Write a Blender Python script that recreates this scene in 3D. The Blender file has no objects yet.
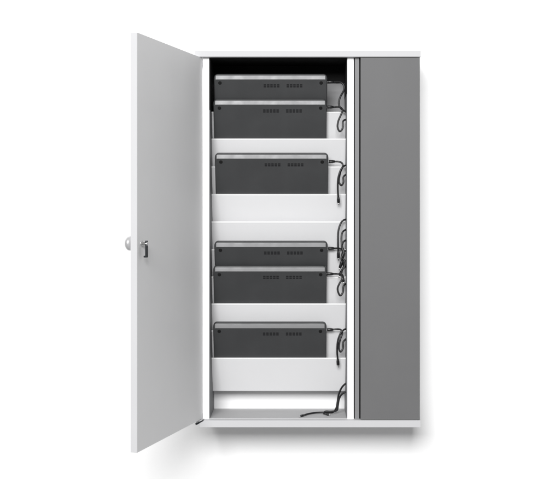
import bpy, bmesh, math, random
from mathutils import Vector, Matrix
random.seed(3)
S = bpy.context.scene
C = S.collection
U = 0.003            # metres per measuring unit on the cabinet's front plane
D = 1050.0           # camera distance in the same units
Z0 = 1.5             # camera height (m)
CX, CY = 300.0, 212.0

def V(x, y, z):      # units -> metres (x right, y into the wall, z up from eye level)
    return Vector((x*U, y*U, Z0 + z*U))
def at(px, py, d):   # measured photo position at a known depth -> units
    k = (D + d)/D
    return ((px-CX)*k, d, (CY-py)*k)

# ------------------------------------------------------------------ materials
def mat(name, col, rough=0.5, metal=0.0, spec=0.5, bump=0.0, bscale=400.0, var=0.0, vscale=8.0, coat=0.0):
    m = bpy.data.materials.new(name); m.use_nodes = True
    nt = m.node_tree; b = nt.nodes['Principled BSDF']
    b.inputs['Base Color'].default_value = (*col, 1)
    b.inputs['Roughness'].default_value = rough
    b.inputs['Metallic'].default_value = metal
    b.inputs['Specular IOR Level'].default_value = spec
    b.inputs['Coat Weight'].default_value = coat
    tc = nt.nodes.new('ShaderNodeTexCoord')
    if var > 0:
        n = nt.nodes.new('ShaderNodeTexNoise'); n.inputs['Scale'].default_value = vscale
        n.inputs['Detail'].default_value = 6
        nt.links.new(tc.outputs['Object'], n.inputs['Vector'])
        r = nt.nodes.new('ShaderNodeMapRange')
        r.inputs['From Min'].default_value = .3; r.inputs['From Max'].default_value = .7
        r.inputs['To Min'].default_value = 1-var; r.inputs['To Max'].default_value = 1+var
        nt.links.new(n.outputs['Fac'], r.inputs['Value'])
        mx = nt.nodes.new('ShaderNodeVectorMath'); mx.operation = 'SCALE'
        mx.inputs[0].default_value = col
        nt.links.new(r.outputs['Result'], mx.inputs['Scale'])
        nt.links.new(mx.outputs['Vector'], b.inputs['Base Color'])
        r2 = nt.nodes.new('ShaderNodeMapRange')
        r2.inputs['From Min'].default_value = .3; r2.inputs['From Max'].default_value = .7
        r2.inputs['To Min'].default_value = max(0, rough-.06); r2.inputs['To Max'].default_value = min(1, rough+.06)
        nt.links.new(n.outputs['Fac'], r2.inputs['Value'])
        nt.links.new(r2.outputs['Result'], b.inputs['Roughness'])
    if bump > 0:
        n2 = nt.nodes.new('ShaderNodeTexNoise'); n2.inputs['Scale'].default_value = bscale
        n2.inputs['Detail'].default_value = 3
        nt.links.new(tc.outputs['Object'], n2.inputs['Vector'])
        bp = nt.nodes.new('ShaderNodeBump'); bp.inputs['Strength'].default_value = bump
        bp.inputs['Distance'].default_value = 0.0006
        nt.links.new(n2.outputs['Fac'], bp.inputs['Height'])
        nt.links.new(bp.outputs['Normal'], b.inputs['Normal'])
    return m

M = dict(
    wall   = mat('wall_paint', (.93,.93,.93), .75, spec=.2, bump=.06, bscale=350, var=.006),
    white  = mat('white_laminate', (.86,.86,.865), .38, bump=.05, bscale=500, var=.008),
    edge   = mat('panel_edge', (.545,.545,.555), .65, spec=.25, bump=.05, bscale=500, var=.01),
    door   = mat('door_laminate', (.74,.74,.745), .62, spec=.3, bump=.06, bscale=450, var=.012),
    slat   = mat('slat_laminate', (.68,.68,.688), .55, spec=.3, bump=.05, bscale=500, var=.01),
    grey   = mat('grey_laminate', (.134,.134,.136), .6, spec=.3, bump=.10, bscale=420, var=.03),
    jamb   = mat('jamb_grey', (.215,.215,.22), .55, spec=.3, bump=.08, bscale=420, var=.02),
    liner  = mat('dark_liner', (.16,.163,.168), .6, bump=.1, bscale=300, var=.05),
    highlight   = mat('slat_edge_highlight', (.93,.93,.93), .4, bump=.04, bscale=500),  # extra white so slat top edges look lit
    mid    = mat('grey_back_shade', (.30,.30,.305), .6, spec=.2, bump=.08, bscale=400, var=.03),  # half-dark tone for the fading shadow on the upper back
    black  = mat('black_shade', (.010,.010,.010), .75, spec=.15, bump=.1, bscale=300),  # black for the shade in the top recess and jamb gaps
    floor  = mat('cabinet_floor', (.47,.47,.475), .55, bump=.08, bscale=400, var=.02),
    case   = mat('laptop_plastic', (.039,.040,.0415), .5, spec=.4, bump=.22, bscale=900, var=.06, vscale=14),
    lid    = mat('laptop_lid', (.03,.031,.033), .35, bump=.1, bscale=900),
    strip  = mat('satin_strip', (.15,.15,.153), .45, metal=.35, spec=.3, bump=.05, bscale=700, var=.05, vscale=30),
    rubber = mat('rubber', (.006,.006,.006), .7, spec=.2),
    slot   = mat('vent_slot', (.016,.016,.017), .8, spec=.1),
    cord   = mat('cord_rubber', (.010,.010,.011), .42, bump=.05, bscale=900),
    plug   = mat('plug_plastic', (.008,.008,.009), .35),
    chrome = mat('chrome', (.78,.78,.78), .16, metal=1),
    satin  = mat('satin_nickel', (.58,.58,.585), .28, metal=.5),
    steel  = mat('dark_steel', (.05,.055,.06), .3, metal=.8),
)

# ------------------------------------------------------------------ helpers
def obj(name, bm, m, parent=None, smooth=False):
    me = bpy.data.meshes.new(name); 
    bmesh.ops.recalc_face_normals(bm, faces=bm.faces)
    bm.to_mesh(me); bm.free()
    o = bpy.data.objects.new(name, me); C.objects.link(o)
    me.materials.append(m)
    if smooth:
        for p in me.polygons: p.use_smooth = True
    if parent: o.parent = parent
    return o
def empty(name, loc=(0,0,0), label=None, cat=None, group=None, parent=None):
    o = bpy.data.objects.new(name, None); C.objects.link(o); o.location = loc
    o.empty_display_size = .02
    if label: o['label'] = label
    if cat: o['category'] = cat
    if group: o['group'] = group
    if parent: o.parent = parent
    return o
def box(bm, x0, x1, y0, y1, z0, z1, bev=0.0, off=(0,0,0)):
    # unit coords relative to off, metres out (no Z0: local to the thing)
    b = bmesh.new()
    vs = [b.verts.new(((x-off[0])*U, (y-off[1])*U, (z-off[2])*U)) for x in (x0,x1) for y in (y0,y1) for z in (z0,z1)]
    for f in ((0,1,3,2),(4,6,7,5),(0,4,5,1),(2,3,7,6),(0,2,6,4),(1,5,7,3)):
        b.faces.new([vs[i] for i in f])
    bmesh.ops.recalc_face_normals(b, faces=b.faces)
    if bev > 0:
        bmesh.ops.bevel(b, geom=list(b.edges), offset=bev*U, segments=2, profile=.6, affect='EDGES')
    me = bpy.data.meshes.new('tmp'); b.to_mesh(me); b.free(); bm.from_mesh(me); bpy.data.meshes.remove(me)
def lathe(bm, prof, origin, axis, n=24):   # prof: (r, t) along axis, metres
    axis = Vector(axis).normalized(); origin = Vector(origin)
    a = axis.orthogonal().normalized(); b = axis.cross(a)
    rings = []
    for r, t in prof:
        if r <= 1e-9:
            rings.append([bm.verts.new(origin+axis*t)])
        else:
            rings.append([bm.verts.new(origin+axis*t+(a*math.cos(2*math.pi*k/n)+b*math.sin(2*math.pi*k/n))*r) for k in range(n)])
    for r0, r1 in zip(rings, rings[1:]):
        for k in range(n):
            q = [r0[k % len(r0)], r0[(k+1) % len(r0)], r1[(k+1) % len(r1)], r1[k % len(r1)]]
            u = []
            for v in q:
                if v not in u: u.append(v)
            if len(u) >= 3: bm.faces.new(u)
    for rg in (rings[0], rings[-1]):
        if len(rg) > 2: bm.faces.new(rg)
def catmull(pts, per=10):
    P = [Vector(p) for p in pts]
    P = [P[0]*2-P[1]] + P + [P[-1]*2-P[-2]]
    out = []
    for i in range(1, len(P)-2):
        p0,p1,p2,p3 = P[i-1],P[i],P[i+1],P[i+2]
        for k in range(per):
            t = k/per
            out.append(.5*((2*p1)+(p2-p0)*t+(2*p0-5*p1+4*p2-p3)*t*t+(3*p1-p0-3*p2+p3)*t**3))
    out.append(P[-2]); return out
def tube(bm, pts, r, n=10):
    t0 = (pts[1]-pts[0]).normalized(); a = t0.orthogonal().normalized()
    rings = []
    for i, p in enumerate(pts):
        t = (pts[min(i+1,len(pts)-1)]-pts[max(i-1,0)]).normalized()
        a = (a - t*a.dot(t)).normalized(); b = t.cross(a)
        rings.append([bm.verts.new(p+(a*math.cos(2*math.pi*k/n)+b*math.sin(2*math.pi*k/n))*r) for k in range(n)])
    for r0, r1 in zip(rings, rings[1:]):
        for k in range(n): bm.faces.new((r0[k], r0[(k+1)%n], r1[(k+1)%n], r1[k]))
    bm.faces.new(rings[0]); bm.faces.new(rings[-1])

# ------------------------------------------------------------------ setting
DEP = 56.0
bm = bmesh.new(); box(bm, -900, 900, DEP+1, DEP+40, -500, 700)
w = obj('wall', bm, M['wall']); w.location = (0,0,Z0); w['kind'] = 'structure'

# ------------------------------------------------------------------ cabinet
BASE = (7.5, 28.0, -213.5)
cab = empty('charging_cabinet', V(*BASE), 'tall white wall-mounted charging cabinet with an open left door and a grey right panel', 'cabinet')
def cbox(name, m, *dims, bev=.25, parent=cab, off=BASE):
    bm = bmesh.new(); box(bm, *dims, bev=bev, off=off)
    return obj(name, bm, M[m], parent)
TOP, BOT = 154.2, -206.9            # inner heights
cbox('top_panel', 'edge', -104.8, 119.6, -6, DEP, TOP, 160.2)
cbox('bottom_panel', 'edge', -100.6, 119.6, -6, DEP, -213.8, BOT)
cbox('side_panel', 'white', -97.4, -91.0, 0, DEP-.6, BOT+.02, TOP-.02)
cbox('side_panel', 'white', 112.5, 118.8, 1.0, DEP-.6, BOT+.02, TOP-.02)
cbox('divider', 'white', 47.0, 53.4, 0, DEP-.6, BOT+.02, TOP-.02)
cbox('back_panel', 'white', -90.9, 46.9, DEP-3, DEP-.7, BOT+.03, 99.9, bev=0)
cbox('upper_back_shade', 'mid', -90.9, 46.9, DEP-3.4, DEP-.7, 100.0, 134.9, bev=0)  # grey part of the top panel's shadow, put into the colour
cbox('upper_back_shade', 'black', -90.9, 46.9, DEP-4.4, DEP-.7, 135.0, TOP-.03, bev=0)  # deepest part of that shadow, as a black board
cbox('ceiling_shade', 'black', -90.2, 46.2, 1.2, DEP-4.6, TOP-1.2, TOP-.05, bev=0)  # ceiling coloured black to deepen the shade under the top
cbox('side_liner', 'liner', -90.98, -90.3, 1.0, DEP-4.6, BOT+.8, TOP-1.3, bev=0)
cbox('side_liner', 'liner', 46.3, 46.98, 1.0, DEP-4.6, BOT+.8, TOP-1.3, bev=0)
cbox('upper_side_shade', 'black', -90.98, -90.05, .9, DEP-4.7, 102, TOP-1.25, bev=0)  # side wall blackened where the top panel shades it
cbox('upper_side_shade', 'black', 46.05, 46.98, .9, DEP-4.7, 118, TOP-1.25, bev=0)  # same painted shade on the divider side
cbox('floor_liner', 'floor', -90.9, 46.9, .6, DEP-3.1, BOT+.03, BOT+.7, bev=0)
cbox('door_jamb', 'jamb', 54.5, 58.8, -1.0, 40, BOT+.1, TOP-.1)
cbox('jamb_gap_dark', 'black', 53.5, 60.5, 3.5, 12, BOT+.15, TOP-.15, bev=0)  # black strip that darkens the gaps beside the jamb
cbox('right_panel', 'grey', 60.0, 118.9, -4.6, 0.9, BOT+.25, TOP-.6, bev=.3)

# pocket slats: tilted boards with a ledge behind, top edge forward
TILT = math.radians(20)
SD = 20.0                            # depth of a slat's top front edge
SLAT_Y = [112.3, 139.2, 167.0, 194.7, 222.0, 249.8, 277.0, 304.0, 331.0, 358.3]
def slat_bm(L=37.5, th=1.7):
    bm = bmesh.new()
    box(bm, -90.2, 46.2, 0, th, -L, 0, bev=.22)
    box(bm, -90.2, 46.2, th-.02, 8.6, -L, -L+1.5, bev=.1)
    bmesh.ops.rotate(bm, verts=bm.verts, cent=(0,0,0), matrix=Matrix.Rotation(TILT, 3, 'X'))
    return bm
sl = None
for y in SLAT_Y:
    x_, d_, z_ = at(300, y, SD)
    if sl is None:
        sl = o = obj('pocket_slat', slat_bm(), M['slat'], cab)
        b2 = bmesh.new(); box(b2, -90.25, 46.25, -.12, 1.8, -.75, .12, bev=.1)
        bmesh.ops.rotate(b2, verts=b2.verts, cent=(0,0,0), matrix=Matrix.Rotation(TILT, 3, 'X'))
        hl = obj('edge_tone', b2, M['highlight'], sl)  # painted highlight where the upturned slat edge catches light
    else:
        o = sl.copy(); C.objects.link(o); o.parent = cab
        b3 = hl.copy(); C.objects.link(b3); b3.parent = o
    o.location = ((0-BASE[0])*U, (SD-BASE[1])*U, (z_-BASE[2])*U)

# open door (local: x along the door from the hinge, -y outer face)
HX, ANG = -98.0, math.radians(105.64)
DW, DT = 155.0, 6.2
dbm = bmesh.new(); box(dbm, 0, DW, -DT, 0, BOT+.5, TOP-.2, bev=.28)
door = obj('door', dbm, M['door'], cab)
door.location = ((HX-BASE[0])*U, (0-BASE[1])*U, (0-BASE[2])*U)
door.rotation_euler = (0,0,-ANG)
bm = bmesh.new(); box(bm, DW-.02, DW+.25, -DT+.12, -.12, BOT+.62, TOP-.32, bev=.1)
obj('edge_tone', bm, M['edge'], door)  # edge coloured greyer than the door to tone down its lit look
kz = -27.3
bm = bmesh.new()
lathe(bm, [(2.4*U,0),(2.4*U,2.6*U),(4.6*U,3.2*U),(6.0*U,4.6*U),(6.5*U,6.0*U),(6.1*U,7.6*U),(4.6*U,9.0*U),(2.4*U,9.8*U),(0,9.9*U)], (143*U, -DT*U, kz*U), (0,-1,0), 32)
obj('knob', bm, M['satin'], door, True)
bm = bmesh.new()
lathe(bm, [(2.3*U,0),(2.3*U,1.0*U),(1.6*U,1.1*U),(1.6*U,5.6*U),(1.3*U,5.9*U),(0,5.9*U)], (146.5*U, 0, kz*U), (0,1,0), 24)
obj('lock_barrel', bm, M['chrome'], door, True)
bm = bmesh.new()
box(bm, 144.3, 148.0, 4.2, 5.4, kz-12.0, kz+2.6, bev=.35)
box(bm, 144.3, 148.0, 2.8, 4.25, kz-12.0, kz-10.4, bev=.2)
obj('lock_lever', bm, M['steel'], door)
# dark wedge modelled for the contact shadow at the door's foot
def foot_shade(pts, y0, y1):
    bm = bmesh.new(); a = []; b = []
    for px, py in pts:
        x,_,z = at(px, py, y0); 
        a.append(bm.verts.new(((x-BASE[0])*U, (y0-BASE[1])*U, (z-BASE[2])*U)))
        b.append(bm.verts.new(((x-BASE[0])*U, (y1-BASE[1])*U, (z-BASE[2])*U)))
    bm.faces.new(a); bm.faces.new(b); n = len(a)
    for i in range(n): bm.faces.new((a[i], a[(i+1)%n], b[(i+1)%n], b[i]))
    obj('foot_shade', bm, M['steel'], cab)
foot_shade([(195.0,423.4),(199.5,421.2),(203.4,419.6),(203.4,420.5),(200.2,422.3),(197.4,424.3),(195.6,424.7)], -6.5, 3)

# ------------------------------------------------------------------ laptops
def outline(x0, x1, z0, z1, r, n=6):
    pts = []
    for cx, cz, a0 in ((x1-r,z1-r,0),(x0+r,z1-r,90),(x0+r,z0+r,180),(x1-r,z0+r,270)):
        for k in range(n+1):
            a = math.radians(a0+90*k/n); pts.append((cx+r*math.cos(a), cz+r*math.sin(a)))
    return pts
def shell(rings):    # rings: list of (outline pts, y)
    bm = bmesh.new(); R = []
    for pts, y in rings: R.append([bm.verts.new((x*U, y*U, z*U)) for x, z in pts])
    n = len(R[0])
    for a, b in zip(R, R[1:]):
        for k in range(n): bm.faces.new((a[k], a[(k+1)%n], b[(k+1)%n], b[k]))
    bm.faces.new(R[0]); bm.faces.new(R[-1])
    return bm
LH, LT, HW = 76.0, 7.0, 57.3
def make_laptop(label, group):
    t = empty('laptop', (0,0,0), label, 'laptop', group)
    H = HW
    b = obj('base', shell([
        (outline(-H+.9, H-.9, .8, LH-4.6, 2.6), 0),
        (outline(-H+.45, H-.45, .4, LH-4.2, 3.0), .22),
        (outline(-H, H, 0, LH-1.1, 3.6), 1.7),
        (outline(-H, H, 0, LH, 3.8), 2.5),
        (outline(-H, H, 0, LH, 3.8), 4.3)]), M['case'], t)
    obj('lid', shell([
        (outline(-H+.2, H-.2, .2, LH-.2, 3.8), 4.5),
        (outline(-H+.2, H-.2, .2, LH-.2, 3.8), 6.5),
        (outline(-H+.8, H-.8, .8, LH-.8, 3.4), 7.0)]), M['lid'], t)
    # satin strip along the bevelled hinge edge
    bm = bmesh.new()
    a = [(-H+2.0, -.16, LH-4.5), (H-2.0, -.16, LH-4.5)]
    prof = [(0.02, LH-4.7), (-.18, LH-4.4), (1.15, LH-1.6), (1.5, LH-.95), (2.1, LH-1.1)]
    xs = [-H+2.1, -H+2.5] + [(-H+2.5)+(2*H-5)*k/8 for k in range(1,8)] + [H-2.5, H-2.1]
    rows = [[bm.verts.new((x*U, y*U, z*U)) for y, z in prof] for x in xs]
    for r0, r1 in zip(rows, rows[1:]):
        for k in range(len(prof)-1): bm.faces.new((r0[k], r1[k], r1[k+1], r0[k+1]))
        bm.faces.new((r0[-1], r1[-1], r1[0], r0[0]))
    bm.faces.new(rows[0]); bm.faces.new(rows[-1])
    obj('edge_strip', bm, M['strip'], t)
    for sx in (-1, 1):
        bm = bmesh.new()
        lathe(bm, [(1.75*U,0),(1.75*U,.35*U),(1.45*U,.6*U),(0,.62*U)], (sx*(H-6.2)*U, .1*U, (LH-8.0)*U), (0,-1,0), 20)
        obj('rubber_foot', bm, M['rubber'], t, False)
    for x0 in (-7.0, 16.2):
        bm = bmesh.new()
        for c in range(5):
            for r in range(2):
                x = x0 + c*3.35; z = LH-12.7 + r*1.85
                box(bm, x, x+2.5, -.06, .2, z, z+1.45, bev=0)
        obj('vent', bm, M['slot'], t)
    return t
LG = 'laptops standing in the cabinet pockets'
# (left px, right px, top px, slat index in front, label)
LAPS = [
 (213.9,326.7, 74.4, 0, 'topmost dark grey laptop, against the dark shaded upper recess, overlapped below by another laptop'),
 (213.6,325.9, 99.6, 1, 'dark grey laptop second from the top, overlapping the topmost laptop'),
 (215.0,327.6,153.6, 3, 'dark grey laptop alone in the middle pockets, between bare white slats above and below'),
 (214.8,326.6,242.0, 6, 'dark grey laptop below the bare middle slats, its lower half hidden behind another laptop'),
 (213.9,325.5,266.4, 7, 'dark grey laptop in the lower overlapping pair, standing in front of the other one'),
 (213.7,325.5,323.2, 9, 'lowest dark grey laptop, alone just above the broad bottom slat'),
]
LAP_AT = []
first = None
for i, (l, r, ty, si, lab) in enumerate(LAPS):
    # front face lies just behind the slat in front of it (slat si+1 lower board = pocket front)
    front = SLAT_Y[si]
    _, _, zs = at(300, front, SD)
    off = 1.7/math.cos(TILT) + .5
    # find z of the laptop's top so that it projects at ty
    dt = SD; 
    for _k in range(30):
        zt = (CY-ty)*(D+dt)/D
        dt = SD + off - (zt-zs)*math.tan(TILT) + LT*.0
    # laptop's top point is at local (y=2.9, z=LH): rotate
    def loc2(y, z): return (y*math.cos(TILT)-z*math.sin(TILT), y*math.sin(TILT)+z*math.cos(TILT))
    yy, zz = loc2(2.4, LH)
    # front plane passes through (SD+off at zs)
    #   plane point: base + s*(−sin, cos)
    zb = zt - zz
    yb = SD + off - (zb-zs)*math.tan(TILT)
    k = (D + yb + yy)/D
    xc = ((l+r)/2-CX)*k
    if first is None:
        o = first = make_laptop(lab, LG)
    else:
        o = first.copy(); C.objects.link(o); o['label'] = lab
        for ch in list(first.children):
            c = ch.copy(); C.objects.link(c); c.parent = o
    o.location = V(xc, yb, zb); o.rotation_euler = (TILT, 0, random.uniform(-.002,.002))
    LAP_AT.append((xc+HW, yb, zb))

# ------------------------------------------------------------------ cables
CG = 'black charging cables in the cabinet'
def barrel(name, p, dirv, L, r, m, parent, tip=0, tipr=.5):
    bm = bmesh.new()
    lathe(bm, [(r*.55*U,0),(r*.8*U,.06*L*U),(r*.85*U,.25*L*U),(r*U,.32*L*U),(r*U,.92*L*U),(r*.8*U,L*U),(0,L*U)], p, dirv, 16)
    o = obj(name, bm, M[m], parent, True)
    if tip:
        bm = bmesh.new()
        q = Vector(p)+Vector(dirv).normalized()*L*U
        lathe(bm, [(tipr*U,-.2*U),(tipr*U,tip*U),(tipr*.6*U,(tip+.2)*U),(0,(tip+.2)*U)], q, dirv, 14)
        obj('plug_tip', bm, M['chrome'], o, True)
    return o
def cable(label, pts, r=.95, start=None, end=None, L=6.0, pr=1.5):
    """pts in (px, py, depth); the first point is at the plug"""
    W = [Vector(V(*at(*p))) for p in pts]
    o0 = W[-1].copy()
    root = empty('charging_cable', o0, label, 'cable', CG)
    W = [p-o0 for p in W]
    path = catmull(W, 12)
    bm = bmesh.new(); tube(bm, path, r*U)
    obj('cord', bm, M['cord'], root, True)
    d = (W[0]-W[1]).normalized() if start is None else Vector(start).normalized()
    barrel('plug', W[0]-d*.6*U, d, L, pr, 'plug', root, tip=2.4 if start is None else .55, tipr=.62)
    return root

def lap_plug(i, py, depth_mid):
    """plug point to the right of laptop i at photo height py"""
    X, yb, zb = LAP_AT[i]
    # depth of the mid-thickness plane at that height
    d = yb
    for _ in range(20):
        z = (CY-py)*(D+d)/D
        s = (z-zb-3.6*math.sin(TILT))/math.cos(TILT)
        d = yb + 3.6*math.cos(TILT) - s*math.sin(TILT)
    return d
def plugged(i, py, label, rest, Lp=6.5):
    d = lap_plug(i, py, 0)
    X = LAP_AT[i][0]
    px0 = CX + (X + Lp - .1)*D/(D+d)
    pts = [(px0, py, d)] + rest
    return cable(label, pts, start=(-1,0,0), L=Lp, pr=1.55)

plugged(0, 82.2, 'charging cable plugged into the topmost laptop, curving down to a knot beside it',
    [(340,82.3,17),(343.6,86,17),(343.2,91,16),(340,97,14),(338.4,103,13),(340,108,13),(343,110.5,14),(346.3,112.5,15)])
plugged(1, 107.3, 'charging cable plugged into the second laptop from the top, with a long hanging loop',
    [(339,107.2,15),(342.2,110,13),(341,114,12),(338,121,12),(337.2,127,12),(339.3,131.5,12),(342.2,128.5,12),(342.4,122.5,13),(343.8,120.3,14),(346.3,119.8,15)])
plugged(2, 161.6, 'charging cable plugged into the lone middle laptop, looping back to the divider',
    [(338,161.7,14),(341.4,163,13),(342.4,166.5,12),(340,172.5,11),(338.6,181,11),(340.7,185.4,11),(343.0,182.5,12),(343.1,177,13),(346.3,174,15)])
cable('loose charging cable hanging with its plug free, beside the lone middle laptop',
    [(337.9,197.6,15),(337.4,188,12),(337.8,178.5,10),(340,170.8,10),(343,166.5,11),(346.4,165.2,14)], L=6.0)
plugged(3, 248.3, 'charging cable plugged into the back laptop of the lower overlapping pair',
    [(338,248.3,16),(341.6,249.5,14),(343.6,254,12),(342.2,260,11),(343,265,12),(346.3,267.5,15)])
cable('loose charging cable above the lower laptop pair, wider of two arches from the divider',
    [(337.9,251.5,15),(337.7,243,13),(338,231,13),(340.3,223.5,14),(343,220.3,14),(346.4,219.2,16)], L=7.5)
cable('loose charging cable above the lower laptop pair, narrower of two arches from the divider',
    [(341.6,260.5,10),(343.4,254,9),(341.8,247,10),(341,238,12),(342.3,232,13),(346.4,228.9,16)], L=8.5)
plugged(4, 273.8, 'charging cable plugged into the front laptop of the lower pair, with a hanging loop below',
    [(337.5,273.8,16),(341.5,274.5,14),(342.6,278,12),(339.3,283,11),(337.2,289,11),(339.6,295.4,11),(342.6,292,12),(343.2,286,13),(346.3,282.8,15)])
cable('charging cable twisted into the tangle between the plugs of the lower laptop pair',
    [(341.4,270.5,9),(343.9,264.5,9),(341.0,258.5,8),(343.6,252,9),(341.6,246,11),(343.4,241.5,12),(346.4,239.8,15)], L=6.0)
cable('short charging cable bent double at the divider in the tangle of the lower laptop pair',
    [(342.2,277.5,8),(340.9,271,8),(344.0,267,8),(344.6,261.5,9),(341.5,256.5,10),(342.8,251.8,12),(346.4,250.6,15)], L=5.0)
plugged(5, 329.4, 'charging cable plugged into the lowest laptop, looping back to the divider',
    [(337,329,15),(340.6,329.8,13),(341.8,333.5,12),(339.6,340,11),(338.5,347.5,11),(340.2,351.6,11),(342.6,348,12),(342.8,342,13),(346.3,338,15)])
cable('loose charging cable hanging with its plug free, beside the lowest laptop',
    [(337.4,359.6,15),(336.8,351,12),(337.4,341,10),(340,333.5,10),(343,330,11),(346.4,328.4,14)], L=6.5)
# two cables lying on the cabinet's floor
FZ = BOT + .7 + .85
def onfloor(px, d, up=0):
    k = (D+d)/D
    return (px, CY - (FZ+up)/k, d)
cable('charging cable lying longest along the cabinet floor, its plug to the left',
    [onfloor(303.5,11.5,.2), onfloor(308.5,20), onfloor(316,26), onfloor(325,27.5), onfloor(332.5,26,.5), (336,407.5,24),(337.2,401,23),(338.4,394,21),(341.6,387,18),(346.4,382.3,16)], L=6.5, pr=1.2)
cable('short charging cable on the cabinet floor with its plug beside the divider',
    [onfloor(325.6,18,.2), onfloor(323.4,22,.1), onfloor(325.5,24.2,1.7), onfloor(331,23,1.8), (336.5,410,21),(337.6,405,20),(338.8,398.5,19),(341.5,394,17),(346.4,391,16)], L=6.0, pr=1.2)

# ------------------------------------------------------------------ lights
wd = bpy.data.worlds.new('World'); S.world = wd; wd.use_nodes = True
bg = wd.node_tree.nodes['Background']; bg.inputs[0].default_value = (1,1,1,1); bg.inputs[1].default_value = 0.30
def area(name, loc, target, sx, sy, power):
    l = bpy.data.lights.new(name, 'AREA'); l.shape = 'RECTANGLE'; l.size = sx; l.size_y = sy; l.energy = power
    o = bpy.data.objects.new(name, l); C.objects.link(o); o.location = loc
    o.rotation_euler = (Vector(target)-Vector(loc)).to_track_quat('-Z','Y').to_euler()
    return o
area('studio_softbox', (-.85,-6.0,Z0+2.4), (.02,.1,Z0-.3), 3.2, 2.3, 535)

# ------------------------------------------------------------------ camera
cam = bpy.data.cameras.new('Camera'); co = bpy.data.objects.new('Camera', cam); C.objects.link(co)
co.location = (0, -D*U, Z0); co.rotation_euler = (math.radians(90), 0, 0)
cam.sensor_width = 36; cam.lens = 36*D/560*1.0015
cam.shift_x = (279.7-CX)/560; cam.shift_y = -(239.5-CY)/560
cam.clip_start = .05; cam.clip_end = 100
S.camera = co
S.render.engine = 'CYCLES'
S.cycles.max_bounces = 10; S.cycles.diffuse_bounces = 6
S.render.resolution_x = 1024; S.render.resolution_y = 876
vs = S.view_settings; vs.view_transform = 'Standard'; vs.look = 'None'; vs.gamma = 1; vs.exposure = 0; vs.use_curve_mapping = False
